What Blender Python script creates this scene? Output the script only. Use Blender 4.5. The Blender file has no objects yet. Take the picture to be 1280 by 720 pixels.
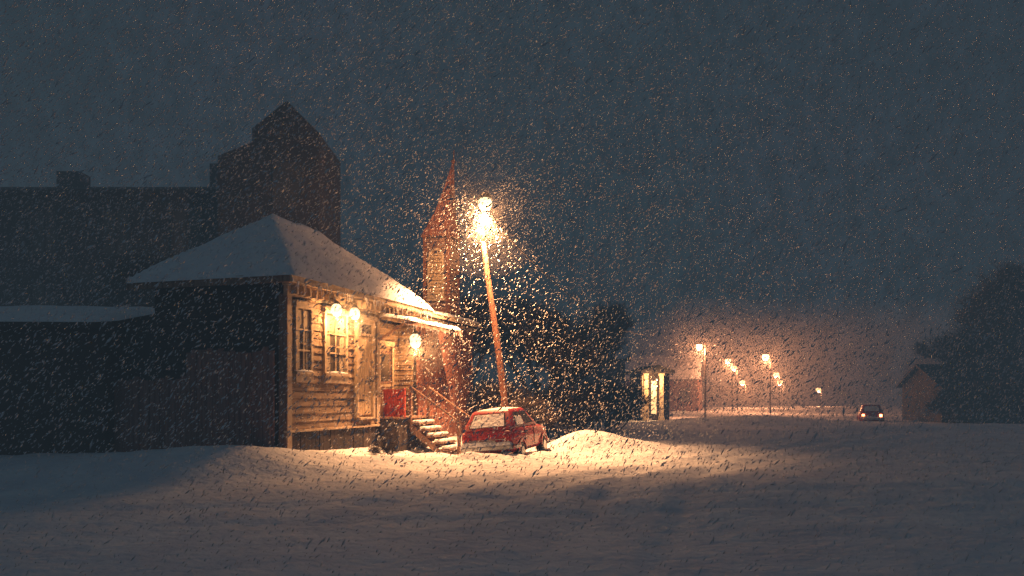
import bpy, bmesh, math, random
import numpy as np
from mathutils import Vector, Matrix, noise
random.seed(7); rng=np.random.default_rng(11)
scene=bpy.context.scene
COL=scene.collection
CAMZ=1.85

# ---------------------------------------------------------------- materials
def new_mat(name):
    m=bpy.data.materials.new(name); m.use_nodes=True
    nt=m.node_tree
    return m,nt,nt.nodes["Principled BSDF"]
def mat_noise(name,c1,c2,scale=4,stretch=(1,1,1),rough=.85,bump=.3,bscale=None,detail=6,bdist=.02,metal=0,sub=0,coat=0,rime=0):
    m,nt,b=new_mat(name)
    tc=nt.nodes.new("ShaderNodeTexCoord"); mp=nt.nodes.new("ShaderNodeMapping")
    mp.inputs["Scale"].default_value=stretch
    nt.links.new(tc.outputs["Object"],mp.inputs[0])
    n=nt.nodes.new("ShaderNodeTexNoise"); n.inputs["Scale"].default_value=scale; n.inputs["Detail"].default_value=detail
    nt.links.new(mp.outputs[0],n.inputs["Vector"])
    r=nt.nodes.new("ShaderNodeValToRGB")
    r.color_ramp.elements[0].position=.32; r.color_ramp.elements[1].position=.68
    r.color_ramp.elements[0].color=(*c1,1); r.color_ramp.elements[1].color=(*c2,1)
    nt.links.new(n.outputs["Fac"],r.inputs[0]); col=r.outputs[0]
    if rime:   # wind-driven snow stuck to the surface
        n3=nt.nodes.new("ShaderNodeTexNoise"); n3.inputs["Scale"].default_value=7; n3.inputs["Detail"].default_value=8; n3.inputs["Roughness"].default_value=.7
        nt.links.new(tc.outputs["Object"],n3.inputs["Vector"])
        mr=nt.nodes.new("ShaderNodeMapRange"); mr.inputs[1].default_value=.56; mr.inputs[2].default_value=.70; mr.inputs[3].default_value=0; mr.inputs[4].default_value=rime
        nt.links.new(n3.outputs["Fac"],mr.inputs[0])
        mx=nt.nodes.new("ShaderNodeMix"); mx.data_type='RGBA'; nt.links.new(mr.outputs[0],mx.inputs[0]); nt.links.new(col,mx.inputs[6]); mx.inputs[7].default_value=(.75,.77,.8,1)
        col=mx.outputs[2]
    nt.links.new(col,b.inputs["Base Color"])
    b.inputs["Roughness"].default_value=rough; b.inputs["Metallic"].default_value=metal
    if coat: b.inputs["Coat Weight"].default_value=coat
    if bump:
        n2=nt.nodes.new("ShaderNodeTexNoise"); n2.inputs["Scale"].default_value=bscale or scale*3; n2.inputs["Detail"].default_value=5
        nt.links.new(mp.outputs[0],n2.inputs["Vector"])
        bp=nt.nodes.new("ShaderNodeBump"); bp.inputs["Strength"].default_value=bump; bp.inputs["Distance"].default_value=bdist
        nt.links.new(n2.outputs["Fac"],bp.inputs["Height"]); nt.links.new(bp.outputs[0],b.inputs["Normal"])
    return m
def mat_emit(name,c,s):
    m,nt,b=new_mat(name)
    b.inputs["Base Color"].default_value=(.8,.75,.6,1)
    b.inputs["Emission Color"].default_value=(*c,1); b.inputs["Emission Strength"].default_value=s
    return m
SNOW=mat_noise("snow",(.72,.75,.8),(.84,.86,.88),3,rough=.8,bump=.6,bscale=9,bdist=.05)
SNOWG=mat_noise("snow_ground",(.62,.67,.75),(.80,.84,.88),.9,rough=.85,bump=.9,bscale=5,bdist=.10)
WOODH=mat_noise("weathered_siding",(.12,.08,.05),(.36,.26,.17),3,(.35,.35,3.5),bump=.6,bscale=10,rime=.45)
WOODV=mat_noise("weathered_planks",(.13,.07,.05),(.32,.20,.14),3,(4,4,.3),bump=.6,bscale=10,rime=.3)
REDW=mat_noise("faded_red_planks",(.15,.055,.035),(.32,.13,.085),3,(4,4,.3),bump=.6,bscale=10,rime=.3)
FENW=mat_noise("fence_planks",(.17,.08,.07),(.36,.19,.16),3,(4,4,.3),bump=.6,bscale=10,rime=.3)
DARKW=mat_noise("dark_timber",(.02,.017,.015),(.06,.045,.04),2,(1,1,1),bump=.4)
TRIM=mat_noise("aged_cream_trim",(.34,.26,.17),(.58,.47,.34),6,(1,1,1),bump=.3)
DOORW=mat_noise("pale_door_boards",(.36,.26,.15),(.58,.45,.29),4,(5,5,.3),bump=.5)
REDP=mat_noise("red_paint",(.32,.04,.03),(.5,.08,.05),6,bump=.3)
GLASS=mat_noise("window_glass",(.05,.045,.04),(.12,.1,.08),1.5,rough=.12,bump=0)
CURT=mat_noise("lace_curtain",(.25,.2,.14),(.45,.38,.28),10,(4,4,.5),bump=.2)
METAL=mat_noise("black_iron",(.03,.03,.03),(.07,.06,.055),12,rough=.5,metal=.6,bump=.2)
POLE=mat_noise("wooden_pole",(.14,.055,.03),(.30,.14,.08),4,(5,5,.4),bump=.6)
BARK=mat_noise("bark",(.03,.022,.018),(.08,.06,.05),8,bump=.5)
CARP=mat_noise("red_car_paint",(.28,.016,.02),(.38,.03,.03),5,rough=.4,bump=.08,coat=.25,rime=.4)
RUB=mat_noise("rubber",(.015,.015,.015),(.04,.04,.04),20,bump=.3)
CHROME=mat_noise("dull_chrome",(.3,.3,.3),(.5,.5,.5),10,rough=.35,metal=.9,bump=.1)
PLATE=mat_noise("blank_plate",(.5,.5,.45),(.6,.6,.55),5,bump=.1)
TAILU=mat_noise("tail_lamp_unlit",(.25,.01,.01),(.4,.03,.02),9,rough=.25,bump=.1)
BRICK=mat_noise("dark_brick",(.025,.02,.018),(.055,.04,.036),1.2,bump=.4)  # very dark brown base colour over the whole brick building
GLOW=mat_emit("lamp_glass",(1,.74,.38),3.0)
GLOWF=mat_emit("lamp_glass_far",(1,.50,.2),20)
GLOWW=mat_emit("lit_window",(1,.58,.25),1.6)
TAILE=mat_emit("tail_lamp_lit",(1,.24,.07),34)

# ---------------------------------------------------------------- mesh builder
class MB:
    def __init__(s): s.v=[]; s.f=[]
    def box(s,x0,x1,y0,y1,z0,z1):
        i=len(s.v)
        s.v+=[(x0,y0,z0),(x1,y0,z0),(x1,y1,z0),(x0,y1,z0),(x0,y0,z1),(x1,y0,z1),(x1,y1,z1),(x0,y1,z1)]
        s.f+=[(i,i+3,i+2,i+1),(i+4,i+5,i+6,i+7),(i,i+1,i+5,i+4),(i+1,i+2,i+6,i+5),(i+2,i+3,i+7,i+6),(i+3,i,i+4,i+7)]
    def prism(s,poly,d):
        i=len(s.v); n=len(poly)
        s.v+=[tuple(p) for p in poly]+[(p[0]+d[0],p[1]+d[1],p[2]+d[2]) for p in poly]
        s.f.append(tuple(range(i,i+n))); s.f.append(tuple(range(i+2*n-1,i+n-1,-1)))
        for k in range(n):
            a=i+k; b=i+(k+1)%n; s.f.append((a,a+n,b+n,b))
    def tube(s,p0,p1,r0,r1,n=6,cap=True):
        p0=Vector(p0);p1=Vector(p1); d=(p1-p0)
        if d.length<1e-6: return
        d.normalize(); a=d.orthogonal().normalized(); b=d.cross(a); i=len(s.v)
        for p,r in ((p0,r0),(p1,r1)):
            for k in range(n):
                t=2*math.pi*k/n; s.v.append(tuple(p+a*math.cos(t)*r+b*math.sin(t)*r))
        for k in range(n): s.f.append((i+k,i+(k+1)%n,i+n+(k+1)%n,i+n+k))
        if cap: s.f.append(tuple(range(i+n-1,i-1,-1))); s.f.append(tuple(range(i+n,i+2*n)))
    def sphere(s,c,r,n=12,sz=1):
        i=len(s.v); m=n//2
        for a in range(m+1):
            ph=math.pi*a/m
            for k in range(n):
                t=2*math.pi*k/n
                s.v.append((c[0]+r*math.sin(ph)*math.cos(t),c[1]+r*math.sin(ph)*math.sin(t),c[2]+r*sz*math.cos(ph)))
        for a in range(m):
            for k in range(n):
                s.f.append((i+a*n+k,i+(a+1)*n+k,i+(a+1)*n+(k+1)%n,i+a*n+(k+1)%n))
    def obj(s,name,mat,parent=None,smooth=False,bevel=0):
        me=bpy.data.meshes.new(name); me.from_pydata(s.v,[],s.f); me.validate(); me.update()
        bm=bmesh.new(); bm.from_mesh(me); bmesh.ops.remove_doubles(bm,verts=bm.verts,dist=1e-5) if smooth else None
        bmesh.ops.recalc_face_normals(bm,faces=bm.faces); bm.to_mesh(me); bm.free()
        me.materials.append(mat)
        if smooth: me.polygons.foreach_set("use_smooth",[True]*len(me.polygons))
        o=bpy.data.objects.new(name,me); COL.objects.link(o)
        if parent: o.parent=parent
        if bevel:
            bv=o.modifiers.new("bevel","BEVEL"); bv.width=bevel; bv.segments=2
        return o
def empty(name,loc=(0,0,0),rotz=0,rot=None):
    e=bpy.data.objects.new(name,None); COL.objects.link(e); e.location=loc
    e.rotation_euler=rot if rot else (0,0,rotz); e.empty_display_size=.2
    return e
def light(name,parent,loc,power,col=(1,.5,.22),r=.06,spot=None,blend=.7,aim=None):
    l=bpy.data.lights.new(name,'SPOT' if spot else 'POINT'); l.energy=power; l.color=col; l.shadow_soft_size=r
    if spot: l.spot_size=math.radians(spot); l.spot_blend=blend
    o=bpy.data.objects.new(name,l); COL.objects.link(o); o.parent=parent; o.location=loc
    if aim: o.rotation_euler=Vector(aim).to_track_quat('-Z','Y').to_euler()
    return o
def snow_cap(name,x0,x1,y0,y1,f,th,parent,step=.15,edge=.12,amp=.05,mask=None,seed=0):
    nx=max(2,int((x1-x0)/step)); ny=max(2,int((y1-y0)/step))
    v=[];fc=[]
    for j in range(ny+1):
        for i in range(nx+1):
            x=x0+(x1-x0)*i/nx; y=y0+(y1-y0)*j/ny
            e=min(x-x0,x1-x,y-y0,y1-y)
            n=noise.noise(Vector((x*.9+seed,y*.9,seed)))
            n2=noise.noise(Vector((x*3+seed,y*3,seed)))
            t=th*(1-math.exp(-e/edge))*(1+.5*n)+amp*n2*min(1,e/edge)*.6
            if e<=1e-6: t=.004
            v.append((x+(n2*.04 if e<1e-6 else 0),y+(n*.05 if e<1e-6 else 0),f(x,y)+max(t,.004)))
    for j in range(ny):
        for i in range(nx):
            a=j*(nx+1)+i; fc.append((a,a+1,a+nx+2,a+nx+1))
    m=MB(); m.v=v; m.f=fc
    return m.obj(name,SNOW,parent,smooth=True)

# ---------------------------------------------------------------- ground
UX,UY=.305,.952
def ss(a,b,x):
    t=min(1,max(0,(x-a)/(b-a))); return t*t*(3-2*t)
def gau(x,y,cx,cy,sx,sy,rot=0):
    dx=x-cx;dy=y-cy;c=math.cos(rot);s=math.sin(rot)
    a=(dx*c+dy*s)/sx; b=(-dx*s+dy*c)/sy
    return math.exp(-(a*a+b*b))
def gh(x,y):
    z=-.36*(1-ss(11.5,18.5,y+ .06*x))
    z+=.07*noise.noise(Vector((x*.25,y*.25,3)))+.035*noise.noise(Vector((x*1.1,y*1.1,7)))+.024*noise.noise(Vector((x*2.6,y*2.6,9)))
    v=(x+5.66)*UY-(y-20)*UX; t=(x+5.66)*UX+(y-20)*UY
    z+=.30*gau(x,y,-6.6,18.8,2.6,1.1,.25)+.28*gau(x,y,-3.6,20.8,1.9,.9,.5)+.12*gau(x,y,-9.5,18.6,2.2,1.2,0)
    z+=.12*gau(x,y,-5.2,18.2,.6,.4,.2)+.10*gau(x,y,-3.0,19.2,.5,.35,.5)+.10*gau(x,y,-4.4,18.7,.35,.3,.2)
    if y<60: z+=.35*(1-ss(-.3,1.6,v))*ss(16,19,y)
    z+=.50*gau(x,y,2.35,26,1.2,1.1,.2)+.36*gau(x,y,3.8,26.8,2.2,1.3,.3)+.12*gau(x,y,-.4,20.9,1.6,.6,.1)+.12*gau(x,y,1.9,25.2,.35,.5,0)
    z+=.25*gau(x,y,-2.2,22.6,1.2,.7,.4)+.26*gau(x,y,.75,22.9,.5,1.7,-.3)+.24*gau(x,y,-.75,21.5,1.2,.28,0)+.12*gau(x,y,-1.2,21.4,.3,.25,0)
    z+=.62*gau(x,y,15.5,52,6.5,1.8,.05)+.35*gau(x,y,25,44,8,2,.1)
    q=(x-1.9)*.79-(y-17.6)*.61
    band=math.exp(-((q+.3)/3.0)**2)*ss(12,18,y)*(1-ss(45,60,y))
    z+=.045*math.sin(q*4.2+1.3*noise.noise(Vector((x*.15,y*.15,1))))*band
    q2=(x-2)*.95-(y-14)*.3
    z-=.05*(math.exp(-((q2-.9)/.22)**2)+math.exp(-((q2+.7)/.22)**2))*(1-ss(30,60,y))
    q3=(y-14.2)-.12*x+.5*noise.noise(Vector((x*.12,1,2)))
    z-=.05*(math.exp(-(q3/.22)**2)+math.exp(-((q3-1.5)/.22)**2))
    return z
def axis(lo,hi,fine_lo,fine_hi,step,grow=1.12):
    a=list(np.arange(fine_lo,fine_hi,step)); s=step; x=a[-1]
    while x<hi: s*=grow; x+=s; a.append(x)
    s=step; x=fine_lo; b=[]
    while x>lo: s*=grow; x-=s; b.append(x)
    return b[::-1]+a
xs=axis(-900,900,-16,22,.14); ys=axis(-300,1500,7,34,.12)
me=MB(); me.v=[(x,y,gh(x,y)) for y in ys for x in xs]
nx=len(xs)
me.f=[(j*nx+i,j*nx+i+1,(j+1)*nx+i+1,(j+1)*nx+i) for j in range(len(ys)-1) for i in range(nx-1)]
me.obj("snowy_ground",SNOWG,smooth=True)

# ---------------------------------------------------------------- house
H=empty("wooden_house",(-5.66,20,0),math.atan2(UY,UX))
D=4.0
def siding(mb,a0,a1,z0,z1,plane,axis_,sgn,bh=.17):
    z=z0
    while z<z1-.02:
        zt=min(z+bh,z1); j=random.uniform(-.006,.014)
        if axis_=='x':
            poly=[(a0,plane,z),(a0,plane+sgn*(.05+j),z+.004),(a0,plane+sgn*(.014),zt-.004),(a0,plane,zt-.004)]
            c=a0
            while c<a1:
                e=min(a1,c+random.uniform(1.3,2.6))
                if a1-e<.4: e=a1
                dj=random.uniform(0,.014)*sgn
                mb.prism([(c+.002,p[1]+(dj if k in(1,2) else 0),p[2]) for k,p in enumerate(poly)],(e-c-.006,0,0)); c=e
        else:
            poly=[(plane,a0,z),(plane+sgn*(.045+j),a0,z+.004),(plane+sgn*.014,a0,zt-.004),(plane,a0,zt-.004)]
            mb.prism(poly,(0,a1-a0,0))
        z=zt
b=MB(); b.box(0,4.9,.0,D,.2,4.75); b.box(4.9,7.8,.62,D,.2,4.75); b.obj("wall_core",DARKW,H)
b=MB(); siding(b,.14,4.78,.98,4.35,-.002,'x',-1,.2); b.obj("front_siding",WOODH,H)
b=MB(); siding(b,.02,D-.02,.5,4.75,-.002,'y',-1,.2); b.obj("shaded_end_siding",DARKW,H)  # darker than front siding; the unlit end's shade is put into the colour
b=MB(); siding(b,4.9,7.6,1.2,4.3,.618,'x',-1); b.obj("porch_siding",WOODH,H)
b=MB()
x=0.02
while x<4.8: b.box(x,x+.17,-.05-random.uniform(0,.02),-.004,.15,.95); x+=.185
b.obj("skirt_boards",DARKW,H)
b=MB()
b.box(-.06,.14,-.1,-.003,.3,4.4)
b.box(4.72,4.92,-.1,-.003,.95,4.4)
b.box(-.1,4.95,-.13,-.004,.93,.985)
b.box(-.1,7.8,-.12,-.004,4.35,4.62); b.box(-.16,7.84,-.2,-.004,4.62,4.70)
for k in range(26): b.box(.05+k*.3,.13+k*.3,-.3,-.121,4.40,4.61)
b.box(-.5,8.05,-.52,-.46,4.62,4.83)
b.obj("cornice_and_corner_trim",TRIM,H,bevel=.006)
b=MB(); b.box(-.09,-.062,-.1,.14,.3,4.4); b.box(-.52,-.46,-.458,D+.45,4.62,4.83); b.obj("end_trim",WOODV,H)
b=MB(); b.box(-.46,8.0,-.46,0,4.705,4.75); b.box(-.46,0,0.002,D+.4,4.705,4.75); b.obj("soffit",WOODH,H)
def window(x0,x1,z0,z1,y=0,cols=2,rows=3,nm="window"):
    g=MB(); g.box(x0,x1,y-.06,y-.052,z0,z1); g.obj(nm+"_glass",GLASS,H)
    g=MB(); w=(x1-x0); g.box(x0+.03,x0+w*.26,y-.068,y-.062,z0+.05,z1-.03); g.box(x1-w*.26,x1-.03,y-.068,y-.062,z0+.05,z1-.03); g.box(x0+.03,x1-.03,y-.074,y-.069,z1-.45,z1-.03); g.obj(nm+"_curtains",CURT,H)
    f=MB(); fw=.1
    f.box(x0-fw,x0,y-.13,y-.01,z0-.03,z1+.02); f.box(x1,x1+fw,y-.13,y-.01,z0-.03,z1+.02)
    f.box(x0-fw-.04,x1+fw+.04,y-.17,y-.01,z1+.02,z1+.16); f.box(x0-fw-.07,x1+fw+.07,y-.21,y-.01,z1+.16,z1+.20)
    f.box(x0-fw-.05,x1+fw+.05,y-.2,y-.01,z0-.1,z0-.03)
    f.box(x0-fw,x1+fw,y-.14,y-.01,z0-.3,z0-.1)
    for c in range(1,cols): xx=x0+(x1-x0)*c/cols; f.box(xx-.022,xx+.022,y-.1,y-.076,z0,z1)
    for r in range(1,rows): zz=z0+(z1-z0)*r/rows; f.box(x0,x1,y-.104,y-.078,zz-.022,zz+.022)
    f.obj(nm+"_frame",TRIM,H,bevel=.005)
    s=MB(); s.sphere(((x0+x1)/2,y-.14,z0-.03),.5,12,.12)
    s.v=[((v[0]-(x0+x1)/2)*(x1-x0+.2)+(x0+x1)/2,(v[1]-(y-.14))*.12+y-.14,max(v[2],z0-.028)) for v in s.v]
    s.obj(nm+"_sill_snow",SNOW,H,True)
window(.36,.98,2.5,4.08,nm="narrow_window")
window(1.75,2.8,2.5,4.08,nm="wide_window")
window(5.12,5.62,2.75,3.85,.62,1,2,"porch_window")
b=MB(); x=3.52
while x<4.38: b.box(x,x+.135,-.085-random.uniform(0,.012),-.05,1.3,3.62); x+=.145
b.obj("door_boards",DOORW,H)
b=MB(); b.box(3.40,3.515,-.15,-.02,1.22,4.1); b.box(4.39,4.51,-.15,-.02,1.22,4.1); b.box(3.34,4.57,-.19,-.02,4.1,4.24); b.box(3.515,4.39,-.14,-.05,3.63,3.7); b.box(3.515,4.39,-.13,-.05,3.98,4.1)
b.box(3.515,4.39,-.2,-.02,1.16,1.22)
b.obj("door_frame",TRIM,H,bevel=.005)
b=MB(); b.box(3.515,4.39,-.07,-.05,3.7,3.98); b.obj("transom_glass",GLASS,H)
b=MB(); b.tube((4.28,-.1,2.3),(4.28,-.16,2.3),.02,.02); b.sphere((4.28,-.18,2.3),.035); b.box(3.54,3.9,-.105,-.098,1.7,1.75); b.box(3.54,3.9,-.105,-.098,3.2,3.25); b.obj("door_hardware",METAL,H)
b=MB(); b.box(6.1,6.95,.55,.57,1.2,3.35); b.obj("porch_door_panel",WOODV,H)
b=MB(); b.box(5.98,6.1,.48,.61,1.2,3.5); b.box(6.95,7.07,.48,.61,1.2,3.5); b.box(5.95,7.1,.46,.61,3.5,3.66); b.box(6.1,6.95,.53,.549,2.15,2.25)
b.box(6.48,6.56,.53,.549,1.2,2.15); b.obj("porch_door_frame",TRIM,H,bevel=.005)
b=MB(); b.box(6.2,6.85,.538,.549,2.35,3.25); b.obj("porch_door_glass",GLASS,H)
b=MB()
for k in range(9): b.box(4.92,7.6,-.75+k*.152,-.75+k*.152+.145,1.14,1.19)
b.obj("landing_boards",WOODV,H)
b=MB(); b.box(4.95,7.55,-.7,.6,.0,1.13); b.obj("landing_base",DARKW,H)
b=MB(); s=MB()
for k in range(5):
    yy=-.75-.25*k; zz=1.0-.2*k
    b.box(5.75,7.05,yy-.29,yy,zz-.045,zz)
    b.box(5.8,7.0,yy-.03,yy,zz-.2,zz-.046)
    s.box(5.76,7.0,yy-.28,yy-.03,zz+.002,zz+.085)
b.prism([(5.72,-.72,1.0),(5.72,-.72,.75),(5.72,-2.1,-.3),(5.72,-2.1,-.1)],(.028,0,0))
b.prism([(7.06,-.72,1.1),(7.06,-.72,.75),(7.06,-2.1,-.3),(7.06,-2.1,.0)],(.028,0,0))
b.obj("stair_treads",WOODV,H)
o=s.obj("stair_snow",SNOW,H,bevel=.035)
b=MB()
for xr in (5.7,7.1):
    b.box(xr-.04,xr+.04,-.8,-.72,1.0,2.2); b.box(xr-.045,xr+.045,-2.45,-2.36,-.3,1.15)
    b.tube((xr,-.76,2.15),(xr,-2.4,1.05),.032,.032,8)
b.obj("stair_handrail",WOODV,H)
b=MB()
y=-.72
while y<-.02: b.box(5.30,5.335,y,y+.105,1.2,2.0); y+=.118
b.box(5.27,5.36,-.76,-.01,2.0,2.06); b.box(5.27,5.36,-.76,-.7,1.19,2.1)
b.obj("red_landing_rail",REDP,H)
b=MB(); b.prism([(4.75,-1.0,4.16),(4.75,-1.0,4.08),(4.75,-.01,4.24),(4.75,-.01,4.32)],(4.7,0,0)); b.obj("porch_canopy",WOODH,H)
b=MB(); b.box(4.72,9.48,-1.04,-1.003,4.02,4.2)
for x in(4.84,9.35): b.prism([(x,-.03,3.5),(x,-.03,3.58),(x,-.9,4.08),(x,-.98,4.08),(x,-.98,4.04)],(.05,0,0))
b.obj("canopy_fascia_and_brackets",WOODV,H,bevel=.005)
snow_cap("canopy_snow",4.7,9.5,-1.06,-.12,lambda x,y:4.165+(y+1.0)*.16,.14,H,.08,.08,.03)
b=MB()
siding(b,.02,.6,1.2,4.3,7.6,'y',-1); b.obj("porch_return_siding",WOODH,H)
b=MB(); b.box(7.6,7.8,.0,.62,.2,4.7); b.obj("porch_return_core",DARKW,H)
RZ=6.9
def roofz(x,y):
    k=(RZ-4.84)/(D/2+.5)
    return min(4.84+(y+.5)*k,4.84+(D+.5-y)*k,4.84+(x+.5)*(RZ-4.84)/2.8,4.84+(8.05-x)*(RZ-4.84)/3.2,RZ)
b=MB()
P=[(-.5,-.5,4.80),(8.05,-.5,4.80),(8.05,D+.5,4.80),(-.5,D+.5,4.80),(2.3,D/2,RZ-.05),(4.85,D/2,RZ-.05)]
b.v=P; b.f=[(0,1,5,4),(2,3,4,5),(3,0,4),(1,2,5),(0,3,2,1)]
b.obj("roof_deck",DARKW,H)
snow_cap("roof_snow",-.56,8.12,-.56,D+.56,lambda x,y:roofz(x,y)-.02,.17,H,.12,.15,.06,seed=3)
b=MB()
for k in range(60):
    x=random.uniform(-.4,8); L=random.uniform(.06,.3)
    b.tube((x,-.53,4.66),(x,-.53,4.66-L),.016,.002,5)
for k in range(34):
    x=random.uniform(4.8,9.4); L=random.uniform(.05,.22)
    b.tube((x,-1.05,4.05),(x,-1.05,4.05-L),.014,.002,5)
b.obj("icicles",SNOW,H)
b=MB(); b.box(7.81,13.2,.02,D,.0,4.75); b.obj("extension_core",DARKW,H)
b=MB(); x=7.84
while x<13.2:
    b.box(x,x+.19,-.03-random.uniform(0,.02),.015,.1,4.6); x+=.2
b.obj("extension_planks",REDW,H)
b=MB()
b.box(8.12,13.45,-.34,-.30,4.62,4.79); b.box(7.9,13.3,-.1,-.052,4.45,4.6); b.obj("extension_fascia",TRIM,H)
b=MB(); b.prism([(7.85,-.3,4.76),(7.85,D+.2,4.76),(7.85,2.0,5.3)],(5.6,0,0)); b.obj("extension_roof",DARKW,H)
snow_cap("extension_roof_snow",7.9,13.5,-.36,D+.2,lambda x,y:min(4.78+(y+.3)*.23,4.78+(D+.2-y)*.23)-.02,.12,H,.12,.12,.04,seed=9)
# turret
TX,TY=12.4,1.0; a=.5
b=MB(); b.box(TX-a,TX+a,TY-a,TY+a,4.7,8.15); b.obj("turret_core",DARKW,H)
b=MB()
siding(b,TX-a,TX+a,5.1,8.1,TY-a,'x',-1,.15)
siding(b,TY-a,TY+a,5.1,8.1,TX-a,'y',-1,.15); b.obj("turret_siding",WOODV,H)
b=MB()
for sx,sy in((-1,-1),(1,-1),(-1,1)): b.box(TX+sx*a-.06,TX+sx*a+.06,TY+sy*a-.06,TY+sy*a+.06,4.9,8.2)
b.box(TX-a-.13,TX+a+.13,TY-a-.13,TY+a+.13,8.15,8.25)
b.box(TX-a-.10,TX+a+.10,TY-a-.10,TY+a+.10,5.15,5.25)
b.obj("turret_trim",POLE,H)
b=MB()
X=TX-a-.05
b.box(X-.06,X,TY-.35,TY-.27,5.7,7.3); b.box(X-.06,X,TY+.27,TY+.35,5.7,7.3); b.box(X-.08,X,TY-.39,TY+.39,5.6,5.7)
for k in range(8):
    t0=math.pi*k/8;t1=math.pi*(k+1)/8
    b.prism([(X,TY+.35*math.cos(t0),7.3+.4*math.sin(t0)),(X,TY+.35*math.cos(t1),7.3+.4*math.sin(t1)),(X,TY+.27*math.cos(t1),7.3+.3*math.sin(t1)),(X,TY+.27*math.cos(t0),7.3+.3*math.sin(t0))],(-.06,0,0))
b.obj("turret_arch_frame",TRIM,H)
b=MB()
for k in range(13):
    z=5.72+k*.14; w=.265 if z<7.25 else .26*math.sqrt(max(.05,1-((z-7.25)/.36)**2))
    b.prism([(X-.01,TY-w,z),(X-.05,TY-w,z),(X-.02,TY-w,z+.12),(X-.005,TY-w,z+.12)],(0,2*w,0))
b.obj("turret_louvres",DOORW,H)
def pyr(m,cx,cy,a0,z0,a1,z1,ox=0,oy=0):
    i=len(m.v)
    for aa,z,dx,dy in((a0,z0,0,0),(a1,z1,ox,oy)):
        m.v+=[(cx+dx-aa,cy+dy-aa,z),(cx+dx+aa,cy+dy-aa,z),(cx+dx+aa,cy+dy+aa,z),(cx+dx-aa,cy+dy+aa,z)]
    m.f+=[(i,i+1,i+5,i+4),(i+1,i+2,i+6,i+5),(i+2,i+3,i+7,i+6),(i+3,i,i+4,i+7),(i+4,i+5,i+6,i+7)]
b=MB(); pyr(b,TX,TY,a+.1,8.25,.36,9.1,.03,-.14); pyr(b,TX+.03,TY-.14,.34,9.1,.18,10.1,.03,-.16); pyr(b,TX+.06,TY-.30,.17,10.1,.03,11.2,.03,-.17)
b.obj("turret_spire",REDW,H)
b=MB(); b.tube((TX+.09,TY-.47,11.1),(TX+.10,TY-.50,11.7),.04,.02); b.sphere((TX+.09,TY-.47,11.25),.09); b.obj("turret_finial",POLE,H)
def lantern(nm,x,y,z,r,power,arm=True):
    g=MB(); g.sphere((x,y,z),r,14,1.15); g.obj(nm+"_globe",GLOW,H,True)
    m=MB(); m.tube((x,y,z+r*1.05),(x,y,z+r*1.6),r*.8,r*.3,10)
    if arm:
        m.tube((x,y,z+r*1.6),(x,y+.15,z+r*2.1),.015,.015); m.tube((x,y+.15,z+r*2.1),(x,-.1,z+r*1.6),.015,.015)
    else: m.tube((x,y,z+r*1.6),(x,y,4.15),.012,.012)
    m.obj(nm+"_bracket",METAL,H)
    light(nm+"_bulb",H,(x,y-.06,z-r*1.15-.1),power,(1,.45,.16),.05)
lantern("wall_lantern_a",1.75,-.42,4.17,.15,150)
lantern("wall_lantern_b",2.75,-.42,4.17,.15,150)
lantern("porch_lantern",6.95,-.35,3.68,.21,240,False)

# ---------------------------------------------------------------- fence left of house
F=empty("wooden_fence",(-5.86,19.85,0),math.atan2(.305,-.952))
b=MB(); x=.05
while x<5.2:
    h=3.0+random.uniform(-.08,.08)-(0.7 if x>2.55 else 0); b.box(x,x+.15,-.02,.01+random.uniform(0,.03),.1,h); x+=.165
b.obj("pickets",FENW,F)
b=MB(); b.box(.03,2.6,-.09,-.03,.9,1.02); b.box(.03,2.6,-.09,-.03,2.6,2.72); b.box(2.6,5.2,-.09,-.03,1.9,2.0)
for x in(.1,2.6,5.1): b.box(x-.06,x+.06,-.2,-.091,0,2.9)
b.obj("rails_and_posts",DARKW,F)

# ---------------------------------------------------------------- simple buildings
def gable_house(name,loc,rotz,w,d,h,rise,mat=DARKW,wins=(),ov=.35,snow=True,lit=False):
    E=empty(name,loc,rotz)
    m=MB(); m.box(0,w,0,d,-.5,h); m.prism([(0.01,.01,h),(0.01,d-.01,h),(0.01,d/2,h+rise)],(w-.02,0,0)); m.obj("walls",mat,E)
    s=rise/(d/2)
    m=MB(); 
    for sg in(0,1):
        y0=-ov if sg==0 else d+ov
        z0=h-ov*s
        m.prism([(-ov,y0,z0+.02),(-ov,d/2,h+rise+.02),(-ov,d/2,h+rise+.16),(-ov,y0,z0+.16)],(w+2*ov,0,0))
    m.obj("roof",DARKW,E)
    if snow: snow_cap("roof_snow",-ov,w+ov,-ov,d+ov,lambda x,y:h+rise-abs(y-d/2)*s+.15,.18,E,.4,.2,.08,seed=w)
    f=MB(); g=MB()
    for (x0,x1,z0,z1) in wins:
        g.box(x0,x1,-.03,-.005,z0,z1)
        f.box(x0-.1,x0,-.09,-.004,z0-.1,z1+.1); f.box(x1,x1+.1,-.09,-.004,z0-.1,z1+.1); f.box(x0,x1,-.09,-.004,z1,z1+.1); f.box(x0,x1,-.12,-.004,z0-.1,z0)
        f.box((x0+x1)/2-.03,(x0+x1)/2+.03,-.06,-.032,z0,z1); f.box(x0,x1,-.058,-.034,(z0+z1)/2-.03,(z0+z1)/2+.03)
    if wins:
        g.obj("window_panes",GLOWW if lit else GLASS,E); f.obj("window_frames",DARKW,E)
    return E
wn=[(2+i*3.2,3.2+i*3.2,1.6+j*3.3,3.6+j*3.3) for i in range(10) for j in range(3)]
B=gable_house("tall_brick_building",(-46,36,0),0,34.6,13,11.0,1.8,BRICK,wn,snow=False)
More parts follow.
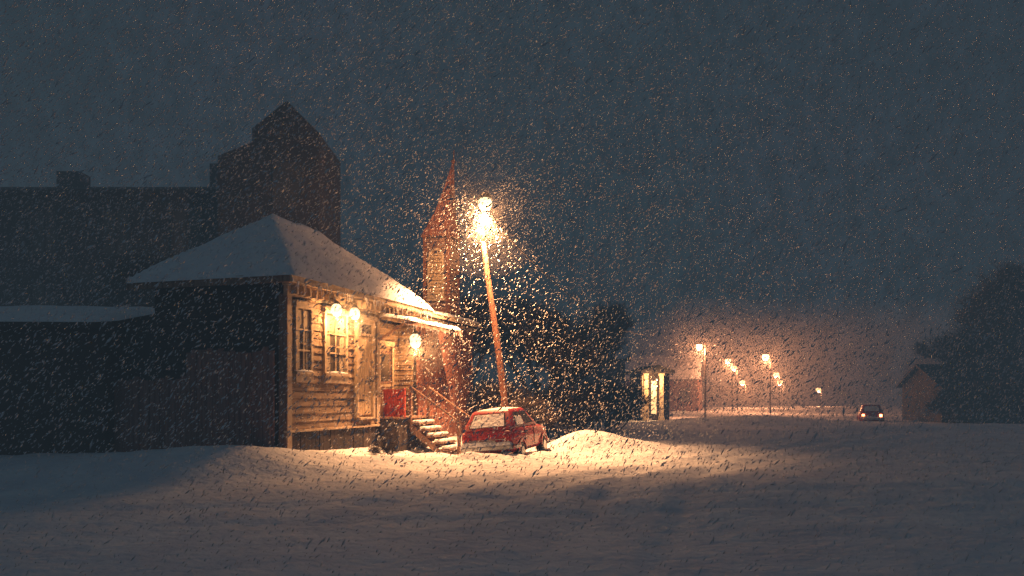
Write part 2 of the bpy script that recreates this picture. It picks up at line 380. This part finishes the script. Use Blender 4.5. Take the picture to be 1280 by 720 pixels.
m=MB(); m.prism([(33.2,-1.2,0),(37.6,-1.2,0),(37.6,-1.2,13.3),(36.2,-1.2,14.7),(34.7,-1.2,13.5),(34.7,-1.2,12.9),(33.2,-1.2,12.3)],(0,4.4,0)); m.obj("stair_tower",BRICK,B)
m=MB(); m.box(35.6,36.8,-1.26,-1.21,10,12); m.box(35.6,36.8,-1.26,-1.21,6,8);m.obj("tower_windows",GLASS,B)
m=MB(); m.box(30.2,31.2,5.8,6.9,12.2,14.0); m.box(22.2,23.4,5.8,6.9,12.2,13.6); m.obj("chimneys",BRICK,B)
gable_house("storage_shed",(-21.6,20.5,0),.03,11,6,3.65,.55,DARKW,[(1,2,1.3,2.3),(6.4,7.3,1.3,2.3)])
gable_house("dark_cottage",(3.2,58,0),.0,5.0,7,4.6,2.6,DARKW,[(1,1.9,1.5,2.9),(3,3.9,1.5,2.9)])
gable_house("dark_cottage",(29,54,0),-.15,14,8,2.6,1.4,DARKW,[(1,2,1.0,2.0),(4,5,1.0,2.0),(8,9,1.0,2.0)],snow=False)
gable_house("dark_cottage",(14,100,0),-.3,9,8,4,3,REDW,[(1,2,1.3,2.7),(4,5,1.3,2.7),(7,8,1.3,2.7)])
gable_house("dark_cottage",(36,160,0),-.1,12,8,4,3,REDW,[(1,2,1.3,2.7),(4,5,1.3,2.7),(7,8,1.3,2.7)])
K=empty("columned_kiosk",(9.9,60,0),.12)
m=MB(); m.box(0,2.2,.7,4,0,3.6); m.obj("walls",DARKW,K)
m=MB()
for x in(.12,1.35): 
    m.box(x-.14,x+.14,-.11,.11,0,3.55); m.box(x-.2,x+.2,-.17,.17,3.4,3.55); m.box(x-.2,x+.2,-.17,.17,.0,.3)
m.box(-.1,.55,.62,.69,.2,3.4)
m.obj("columns",TRIM,K,bevel=.01)
m=MB(); m.box(-.3,2.3,-.35,4.2,3.56,3.76); m.prism([(-.3,-.35,3.76),(2.3,-.35,3.76),(1.0,-.35,4.2)],(0,4.5,0)); m.obj("roof",DARKW,K)
m=MB(); m.box(.75,1.15,.62,.68,.5,3.0); m.obj("lit_window_pane",GLOWW,K)
light("porch_bulb",K,(.7,-.9,2.9),1000,(1,.50,.20),.06)
m=MB(); m.sphere((.7,-.9,3.06),.08); m.obj("porch_lamp_globe",GLOW,K,True)
m=MB(); m.tube((.7,-.9,3.15),(.7,-.3,3.5),.02,.02); m.obj("porch_lamp_arm",METAL,K)

# ---------------------------------------------------------------- street lamps
L=empty("street_lamp",(-.12,27,0))
top=Vector((-.90,0,7.85))
m=MB(); base=Vector((.06,0,-.4)); n=10
pts=[base.lerp(top,i/n)+Vector((.05*math.sin(i*.5),0,0)) for i in range(n+1)]
for i in range(n): m.tube(pts[i],pts[i+1],.135-.005*i,.135-.005*(i+1),12,cap=(i in(0,n-1)))
m.obj("pole",POLE,L,True)
m=MB(); m.tube(pts[-1]+Vector((0,0,-.25)),(-.80,-.28,8.35+.28),.03,.025,8)
m.tube((-.80,-.28,8.63),(-.78,-.3,8.5),.10,.22,14); m.tube((-.78,-.3,8.5),(-.78,-.3,8.44),.22,.235,14)
m.obj("arm_and_hood",METAL,L)
m=MB(); m.sphere((-.78,-.3,8.27),.24,20,1.0); m.obj("globe",GLOW,L,True)
light("bulb",L,(-.78,-.42,7.92),420,(1,.44,.17),.1)
light("reflector_beam",L,(-.78,-.62,7.90),19000,(1,.45,.18),.15,spot=112,blend=.8)
light("turret_fill_beam",L,(-1.0,.0,8.10),2600,(1,.46,.19),.1,spot=95,blend=.8,aim=(-2.2,4.4,-.2))  # extra spot added at the fixture to brighten the turret
def wire(name,p,q,sag,r=.014,n=24):
    m=MB(); p=Vector(p);q=Vector(q); pr=p
    for i in range(1,n+1):
        t=i/n; c=p.lerp(q,t)-Vector((0,0,4*sag*t*(1-t))); m.tube(pr,c,r,r,5,False); pr=c
    return m.obj(name,TRIM)
wire("overhead_wire",(-2.45,31.8,9.9),(-.9,27,8.0),.3,.024)
wire("overhead_wire",(-.9,27,8.0),(9.5,58,6.3),.9,.022,40)

def far_lamp(px,py,d,r=.28,power=900):
    X=(px-640)/1000*d; Z=CAMZ+(495-py)/1000*d
    E=empty("street_lamp",(X,d,0))
    m=MB(); m.tube((.5,0,-.5),(.5,0,Z+.5),.09,.06,8); m.tube((.5,0,Z+.45),(0,0,Z+r+.12),.035,.03,6); m.tube((0,0,Z+r+.12),(0,0,Z+r*.6),.06,r*1.05,12); m.obj("pole_and_hood",DARKW,E)
    m=MB(); m.sphere((0,0,Z),r,12,1.0); m.obj("globe",GLOWF,E,True)
    light("bulb",E,(0,-.1,Z-r-.15),power,(1,.37,.15),.1)
far_lamp(874,433,66,.27,6500); far_lamp(957,446,84,.38,8500); far_lamp(910,451,96,.36,8000); far_lamp(917,460,108,.40,8000)
far_lamp(970,468,116,.44,9000); far_lamp(928,478,122,.44,9000); far_lamp(975,478,132,.50,9000); far_lamp(1023,487,140,.46,9000)

# ---------------------------------------------------------------- car
def car(name,loc,rot,lit=False,snow=True):
    E=empty(name,loc,rot=rot)
    st=[(0.0,.66,.78,.42),(.04,.735,.88,.33),(.16,.785,.93,.28),(.5,.81,.95,.26),(1.2,.82,.95,.26),(2.0,.81,.93,.26),(2.75,.80,.90,.26),(3.2,.775,.83,.28),(3.45,.72,.75,.32),(3.55,.64,.66,.4)]
    m=MB()
    for (x,w,t,bz) in st:
        ring=[(w*.86,bz),(w*.97,bz+.1),(w*1.01,bz+.3*(t-bz)/.6+.05),(w,t-.14),(w*.96,t-.04),(w*.86,t)]
        m.v+=[(x,y,z) for y,z in ring]+[(x,0,t+.02)]+[(x,-y,z) for y,z in ring[::-1]]
    n=13
    for s_ in range(len(st)-1):
        for k in range(n): a_=s_*n+k; b_=s_*n+(k+1)%n; m.f.append((a_,b_,b_+n,a_+n))
    m.f.append(tuple(range(n))); m.f.append(tuple(range((len(st)-1)*n,len(st)*n)))
    o=m.obj("body",CARP,E,True,bevel=.02)
    bx0,bx1,tx0,tx1,yb,yt,zb,zt=.05,2.62,.52,1.80,.755,.565,.90,1.47
    m=MB(); m.v=[(bx0,-yb,zb),(bx1,-yb,zb),(bx1,yb,zb),(bx0,yb,zb),(tx0,-yt,zt),(tx1,-yt,zt),(tx1,yt,zt),(tx0,yt,zt)]
    m.f=[(0,3,2,1),(4,5,6,7),(0,1,5,4),(1,2,6,5),(2,3,7,6),(3,0,4,7)]
    V=m.v; o=m.obj("cabin",CARP,E,True,bevel=.10)
    o.modifiers["bevel"].segments=5
    def panel(mb,A,B,C,D,u0,u1,v0,v1,off,thick=.006):
        A,B,C,D=map(Vector,(A,B,C,D)); nrm=(B-A).cross(D-A).normalized()
        q=[]
        for (u,v) in((u0,v0),(u1,v0),(u1,v1),(u0,v1)):
            q.append(A.lerp(B,u).lerp(D.lerp(C,u),v)+nrm*off)
        mb.prism([tuple(p) for p in q],tuple(nrm*thick))
    g=MB(); tr=MB()
    right=(V[0],V[1],V[5],V[4]); left=(V[2],V[3],V[7],V[6]); rear=(V[3],V[0],V[4],V[7]); front=(V[1],V[2],V[6],V[5])
    panel(g,*right,.13,.46,.18,.82,.003); panel(g,*right,.50,.84,.18,.82,.003)
    panel(g,*left,.16,.50,.18,.82,.003); panel(g,*left,.54,.87,.18,.82,.003)
    panel(g,*rear,.12,.88,.18,.82,.003); panel(g,*front,.12,.88,.18,.84,.003)
    g.obj("glass",GLASS,E)
    panel(tr,*right,.10,.88,.11,.145,.004,.012)
    tr.box(-.03,.04,-.55,.55,.66,.675)
    tr.obj("trim",CHROME,E)
    m=MB(); m.box(-.10,.06,-.74,.74,.38,.50); m.box(3.5,3.65,-.70,.70,.36,.50); m.box(.0,.5,-.835,-.80,.39,.48); m.obj("bumpers",CHROME,E,bevel=.03)
    m=MB(); m.box(-.025,-.004,-.24,.24,.53,.64); m.obj("blank_plate",PLATE,E)
    m=MB()
    for sy in(-1,1): m.box(-.03,.04,sy*.58-.09,sy*.58+.09,.60,.78)
    m.obj("tail_lamps",TAILE if lit else TAILU,E,bevel=.02)
    m=MB()
    for sy in(-1,1): m.tube((3.45,sy*.50,.60),(3.58,sy*.50,.60),.1,.1,14)
    m.obj("headlamps",CHROME,E)
    m=MB(); hb=MB(); ar=MB()
    for x in(.62,2.85):
        for sy in(-1,1):
            m.tube((x,sy*.60,.27),(x,sy*.815,.27),.285,.27,20); hb.tube((x,sy*.816,.27),(x,sy*.83,.27),.16,.14,14)
            for k in range(10):
                t0=math.pi*k/10;t1=math.pi*(k+1)/10
                ar.prism([(x+.36*math.cos(t0),sy*.80,.30+.34*math.sin(t0)),(x+.36*math.cos(t1),sy*.80,.30+.34*math.sin(t1)),(x+.30*math.cos(t1),sy*.80,.30+.28*math.sin(t1)),(x+.30*math.cos(t0),sy*.80,.30+.28*math.sin(t0))],(0,sy*.035,0))
    m.obj("tyres",RUB,E,bevel=.03); hb.obj("hubcaps",CHROME,E); ar.obj("arches",CARP,E)
    m=MB(); m.box(2.1,2.22,-.93,-.80,.93,1.03); m.box(2.1,2.22,.80,.93,.93,1.03); m.obj("mirrors",RUB,E,bevel=.02)
    m=MB()
    for x in(.92,1.78): m.box(x,x+.012,-.8325,-.8165,.38,.86)
    m.box(1.0,1.12,-.85,-.82,.74,.765); m.obj("door_seams",RUB,E)
    if snow:
        snow_cap("roof_snow",.62,1.72,-.48,.48,lambda x,y:1.462,.05,E,.05,.10,.04,seed=5)
        snow_cap("bonnet_snow",2.65,3.4,-.62,.62,lambda x,y:.92-(x-2.7)*.19,.08,E,.06,.08,.02,seed=6)
        m=MB(); panel(m,*rear,.15,.85,.18,.76,.011,.028); m.obj("rear_window_snow",SNOW,E,bevel=.012)
        m=MB(); panel(m,*right,.15,.44,.18,.6,.011,.02); m.obj("side_window_snow",SNOW,E,bevel=.009)
        snow_cap("bumper_snow",-.14,.04,-.74,.74,lambda x,y:.50,.12,E,.03,.03,.03,seed=2)
    return E
car("parked_car",(-.63,21.9,-.03),(math.radians(-5),math.radians(-1.5),math.radians(72)))
car("parked_car",(26.1,58,-.25),(0,0,math.radians(70)),lit=True)

# ---------------------------------------------------------------- trees
def make_tree(seed,height,spread=.5,depth=5,shrub=False):
    R=random.Random(seed); m=MB(); tw=MB()
    def grow(p,d,L,r,k):
        seg=3; q=p
        for i in range(seg):
            d2=(d+Vector((R.uniform(-1,1),R.uniform(-1,1),R.uniform(-.5,.8)))*.16).normalized()
            e=q+d2*L/seg; m.tube(q,e,r*(1-.3*i/seg),r*(1-.3*(i+1)/seg),4 if k<3 else 6,False)
            if k<=2:
                for _ in range(4):
                    tp=q.lerp(e,R.random()); td=(d2*.5+Vector((R.uniform(-1,1),R.uniform(-1,1),R.uniform(-.4,.9)))).normalized()
                    tl=R.uniform(.25,.7); s_=td.orthogonal()*.010
                    i0=len(tw.v); tw.v+=[tuple(tp-s_),tuple(tp+s_),tuple(tp+td*tl)]; tw.f.append((i0,i0+1,i0+2))
                    tq=tp+td*tl*.5; td2=(td+Vector((R.uniform(-1,1),R.uniform(-1,1),R.uniform(-1,1)))*.7).normalized(); s2=td2.orthogonal()*.012
                    i0=len(tw.v); tw.v+=[tuple(tq-s2),tuple(tq+s2),tuple(tq+td2*tl*.6)]; tw.f.append((i0,i0+1,i0+2))
            q=e; d=d2
        if k==0: return
        for _ in range(R.choice((3,3,4))):
            nd=(d+Vector((R.uniform(-1,1),R.uniform(-1,1),R.uniform(-.35,.6)))*(spread+.35)).normalized()
            grow(q if R.random()<.6 else p.lerp(q,R.uniform(.4,1)),nd,L*R.uniform(.62,.82),r*.58,k-1)
    if shrub:
        for _ in range(7): grow(Vector((R.uniform(-.3,.3),R.uniform(-.3,.3),-.2)),Vector((R.uniform(-.7,.7),R.uniform(-.7,.7),1)).normalized(),height*.32,.04,depth)
    else: grow(Vector((0,0,-.3)),Vector((0,0,1)),height*.30,height*.022,depth)
    def mk(mb,nm):
        me=bpy.data.meshes.new(nm); me.from_pydata(mb.v,[],mb.f); me.materials.append(BARK); return me
    return mk(m,"branches"),mk(tw,"twigs")
T=[make_tree(s,8,.5,5) for s in(1,2,3)]
S=[make_tree(s,3,.6,3,True) for s in(8,9)]
def put(nm,src,x,y,sc,rz):
    E=empty(nm,(x,y,gh(x,y)-.05),rz); E.scale=(sc,)*3
    for me_ in src:
        o=bpy.data.objects.new(me_.name.split('.')[0],me_); COL.objects.link(o); o.parent=E
for i,(x,y,s) in enumerate([(-5.0,37,1.0),(-7.5,38,1.05),(-2.5,39,.9),(1.5,36,.9),(3.6,42,.95),(5.6,47,1.0),(1.0,44,1.1),(30.5,54,1.0),(35,55,1.5),(37,58,1.5),(-16,34,1.2),(22,100,.9),(50,95,1.2),(58,90,1.3)]):
    put("bare_tree",T[i%3],x,y,s,i*1.7)
for i,(x,y,s) in enumerate([(.8,31,.8),(2.4,35,1),(4.2,40,1.1),(-.6,33,1),(29,53,1.1),(32,52,1.2),(-3.5,22.9,.27),(5.6,44,1.1)]):
    put("bare_shrub",S[i%2],x,y,s,i*2.1)

# ---------------------------------------------------------------- falling snow (real flakes)
def flakes(name,N,lo,hi,smin,smax,mat,centre=None,rad=None,Lr=(.8,3.0),clear=4.5):
    if centre is None:
        c=rng.uniform(lo,hi,(N,3))
        c=c[np.linalg.norm(c-np.array([0,0,CAMZ]),axis=1)>clear]
    else:
        c=np.array(centre)+rng.normal(0,1,(N,3))*np.array(rad)
        c=c[np.linalg.norm(c-np.array(centre),axis=1)>clear]
    N=len(c)
    wind=np.array([-.62,-.15,-.75]); wind/=np.linalg.norm(wind)
    d=wind+rng.normal(0,.25,(N,3)); d/=np.linalg.norm(d,axis=1)[:,None]
    a=np.cross(d,rng.normal(0,1,(N,3))); a/=np.linalg.norm(a,axis=1)[:,None]; b=np.cross(d,a)
    s=rng.uniform(smin,smax,(N,1)); L=s*rng.uniform(*Lr,(N,1))
    v=np.stack([c+d*L,c+a*s*.55,c-a*s*.3+b*s*.5,c-a*s*.3-b*s*.5,c-d*L],1).reshape(-1,3)
    base=(np.arange(N)*5)[:,None,None]
    f=(base+np.array([[0,1,2],[0,2,3],[0,3,1],[4,2,1],[4,3,2],[4,1,3]])[None]).reshape(-1)
    me=bpy.data.meshes.new(name); nf=N*6
    me.vertices.add(len(v)); me.vertices.foreach_set("co",v.astype(np.float32).ravel())
    me.loops.add(nf*3); me.loops.foreach_set("vertex_index",f.astype(np.int32))
    me.polygons.add(nf); me.polygons.foreach_set("loop_start",np.arange(0,nf*3,3,dtype=np.int32))
    me.update(); me.validate(); me.materials.append(mat)
    return me
FL=mat_noise("snowflake",(.62,.64,.67),(.93,.94,.96),.9,bump=0,rough=.9,detail=1)
SF=empty("falling_snow")
for nm,me_ in (("near_flakes",flakes("near_flakes",44000,(-11,5,-.4),(11,13,9.5),.007,.017,FL,clear=5.5)),
            ("mid_flakes",flakes("mid_flakes",150000,(-22,13,-.2),(24,30,16),.011,.026,FL)),
            ("far_flakes",flakes("far_flakes",60000,(-40,34,-.2),(55,70,30),.03,.06,FL)),
            ("lamp_glow_flakes",flakes("lamp_glow_flakes",2600,0,0,.007,.015,FL,(-.8,26.7,8.2),(1.1,1.0,.9),Lr=(1.5,5),clear=.55)),  # extra flakes packed around the lamp to show its glow
            ("eave_gust",flakes("eave_gust",900,0,0,.005,.011,FL,(-4.6,21.6,4.4),(1.4,1.8,.5),Lr=(1.5,4),clear=0))):
    o=bpy.data.objects.new(nm,me_); COL.objects.link(o); o.parent=SF

# ---------------------------------------------------------------- snow haze
def volmat(name,scatter=0,absorb=0,emit=None,an=.3):
    hm=bpy.data.materials.new(name); hm.use_nodes=True; nt=hm.node_tree; nt.nodes.clear()
    out=nt.nodes.new("ShaderNodeOutputMaterial"); 
    if emit:
        va=nt.nodes.new("ShaderNodeVolumeAbsorption"); va.inputs[0].default_value=(0,0,0,1); va.inputs[1].default_value=absorb
        em=nt.nodes.new("ShaderNodeEmission"); em.inputs[0].default_value=(*emit,1); em.inputs[1].default_value=absorb
        ad=nt.nodes.new("ShaderNodeAddShader"); nt.links.new(va.outputs[0],ad.inputs[0]); nt.links.new(em.outputs[0],ad.inputs[1]); nt.links.new(ad.outputs[0],out.inputs["Volume"])
    else:
        vs=nt.nodes.new("ShaderNodeVolumeScatter"); vs.inputs["Color"].default_value=(1,1,1,1); vs.inputs["Density"].default_value=scatter; vs.inputs["Anisotropy"].default_value=an
        nt.links.new(vs.outputs[0],out.inputs["Volume"])
    return hm
HZ=empty("snow_haze")
m=MB(); m.box(-200,200,-40,150,-30,70); m.obj("emissive_storm_haze",volmat("emissive_storm_haze",absorb=.0125,emit=(.032,.048,.063)),HZ)  # glows on its own in sky colour, standing in for scattered skylight
for r,dn in((2.4,.005),(1.3,.018),(.7,.04)):
    m=MB(); m.sphere((-.88,26.7,8.2),r,24); m.obj("lamp_haze",volmat("lamp_haze",scatter=dn,an=.1),HZ,smooth=True)
for (hx,hy,hz_) in ((2.25,-.6,4.05),(6.95,-.6,3.6)):
    for r,dn in((1.1,.03),(.6,.07)):
        m=MB(); m.sphere((-5.66+UX*hx-UY*hy,20+UY*hx+UX*hy,hz_),r,20); m.obj("lantern_haze",volmat("lantern_haze",scatter=dn,an=.1),HZ,smooth=True)
m=MB(); m.box(13,46,62,146,-.5,9.5); m.obj("street_haze",volmat("street_haze",scatter=.008,an=.4),HZ)

# ---------------------------------------------------------------- world
w=bpy.data.worlds.new("World"); scene.world=w; w.use_nodes=True; nt=w.node_tree; bg=nt.nodes["Background"]
sky=nt.nodes.new("ShaderNodeTexSky"); sky.sky_type='NISHITA'; sky.sun_disc=False; sky.sun_elevation=math.radians(1.0); sky.sun_rotation=math.radians(200)
hs=nt.nodes.new("ShaderNodeMix"); hs.data_type='RGBA'; hs.blend_type='MULTIPLY'; hs.inputs[0].default_value=1
nt.links.new(sky.outputs[0],hs.inputs[6]); hs.inputs[7].default_value=(.04,.05,.05,1)
tc=nt.nodes.new("ShaderNodeTexCoord")
n1=nt.nodes.new("ShaderNodeTexNoise"); n1.inputs["Scale"].default_value=2.2; n1.inputs["Detail"].default_value=3
n2=nt.nodes.new("ShaderNodeTexNoise"); n2.inputs["Scale"].default_value=46; n2.inputs["Detail"].default_value=5; n2.inputs["Roughness"].default_value=.65
mp=nt.nodes.new("ShaderNodeMapping"); mp.inputs["Rotation"].default_value=(0,.6,0); mp.inputs["Scale"].default_value=(1.5,1,.8)
nt.links.new(tc.outputs["Generated"],n1.inputs["Vector"]); nt.links.new(tc.outputs["Generated"],mp.inputs[0]); nt.links.new(mp.outputs[0],n2.inputs["Vector"])
r1=nt.nodes.new("ShaderNodeValToRGB"); r1.color_ramp.elements[0].position=.35; r1.color_ramp.elements[1].position=.65
r1.color_ramp.elements[0].color=(.018,.045,.055,1); r1.color_ramp.elements[1].color=(.042,.052,.076,1)
nt.links.new(n1.outputs["Fac"],r1.inputs[0])
mr=nt.nodes.new("ShaderNodeMapRange"); mr.clamp=False; mr.inputs[1].default_value=.35; mr.inputs[2].default_value=.65; mr.inputs[3].default_value=.15; mr.inputs[4].default_value=1.85
nt.links.new(n2.outputs["Fac"],mr.inputs[0])
mu=nt.nodes.new("ShaderNodeMix"); mu.data_type='RGBA'; mu.blend_type='MULTIPLY'; mu.inputs[0].default_value=1
nt.links.new(r1.outputs[0],mu.inputs[6]); nt.links.new(mr.outputs[0],mu.inputs[7])
mx=nt.nodes.new("ShaderNodeMix"); mx.data_type='RGBA'; mx.inputs[0].default_value=.95
nt.links.new(hs.outputs[2],mx.inputs[6]); nt.links.new(mu.outputs[2],mx.inputs[7]); nt.links.new(mx.outputs[2],bg.inputs[0]); bg.inputs[1].default_value=1.0
sl=bpy.data.lights.new("flake_fill_sun",'SUN'); sl.energy=.09; sl.angle=math.radians(30); sl.color=(.4,.68,1)  # dim sun added to brighten one side of the flakes
so=bpy.data.objects.new("flake_fill_sun",sl); COL.objects.link(so); so.rotation_euler=(math.radians(50),0,math.radians(-20))

# ---------------------------------------------------------------- camera
c=bpy.data.cameras.new("camera"); co=bpy.data.objects.new("camera",c); COL.objects.link(co)
co.location=(0,0,CAMZ); co.rotation_euler=(math.radians(90),0,0); c.lens=28.125; c.sensor_width=36; c.shift_y=135/1280; c.clip_end=3000
scene.camera=co
scene.view_settings.view_transform='Standard'; scene.view_settings.look='None'; scene.view_settings.exposure=0
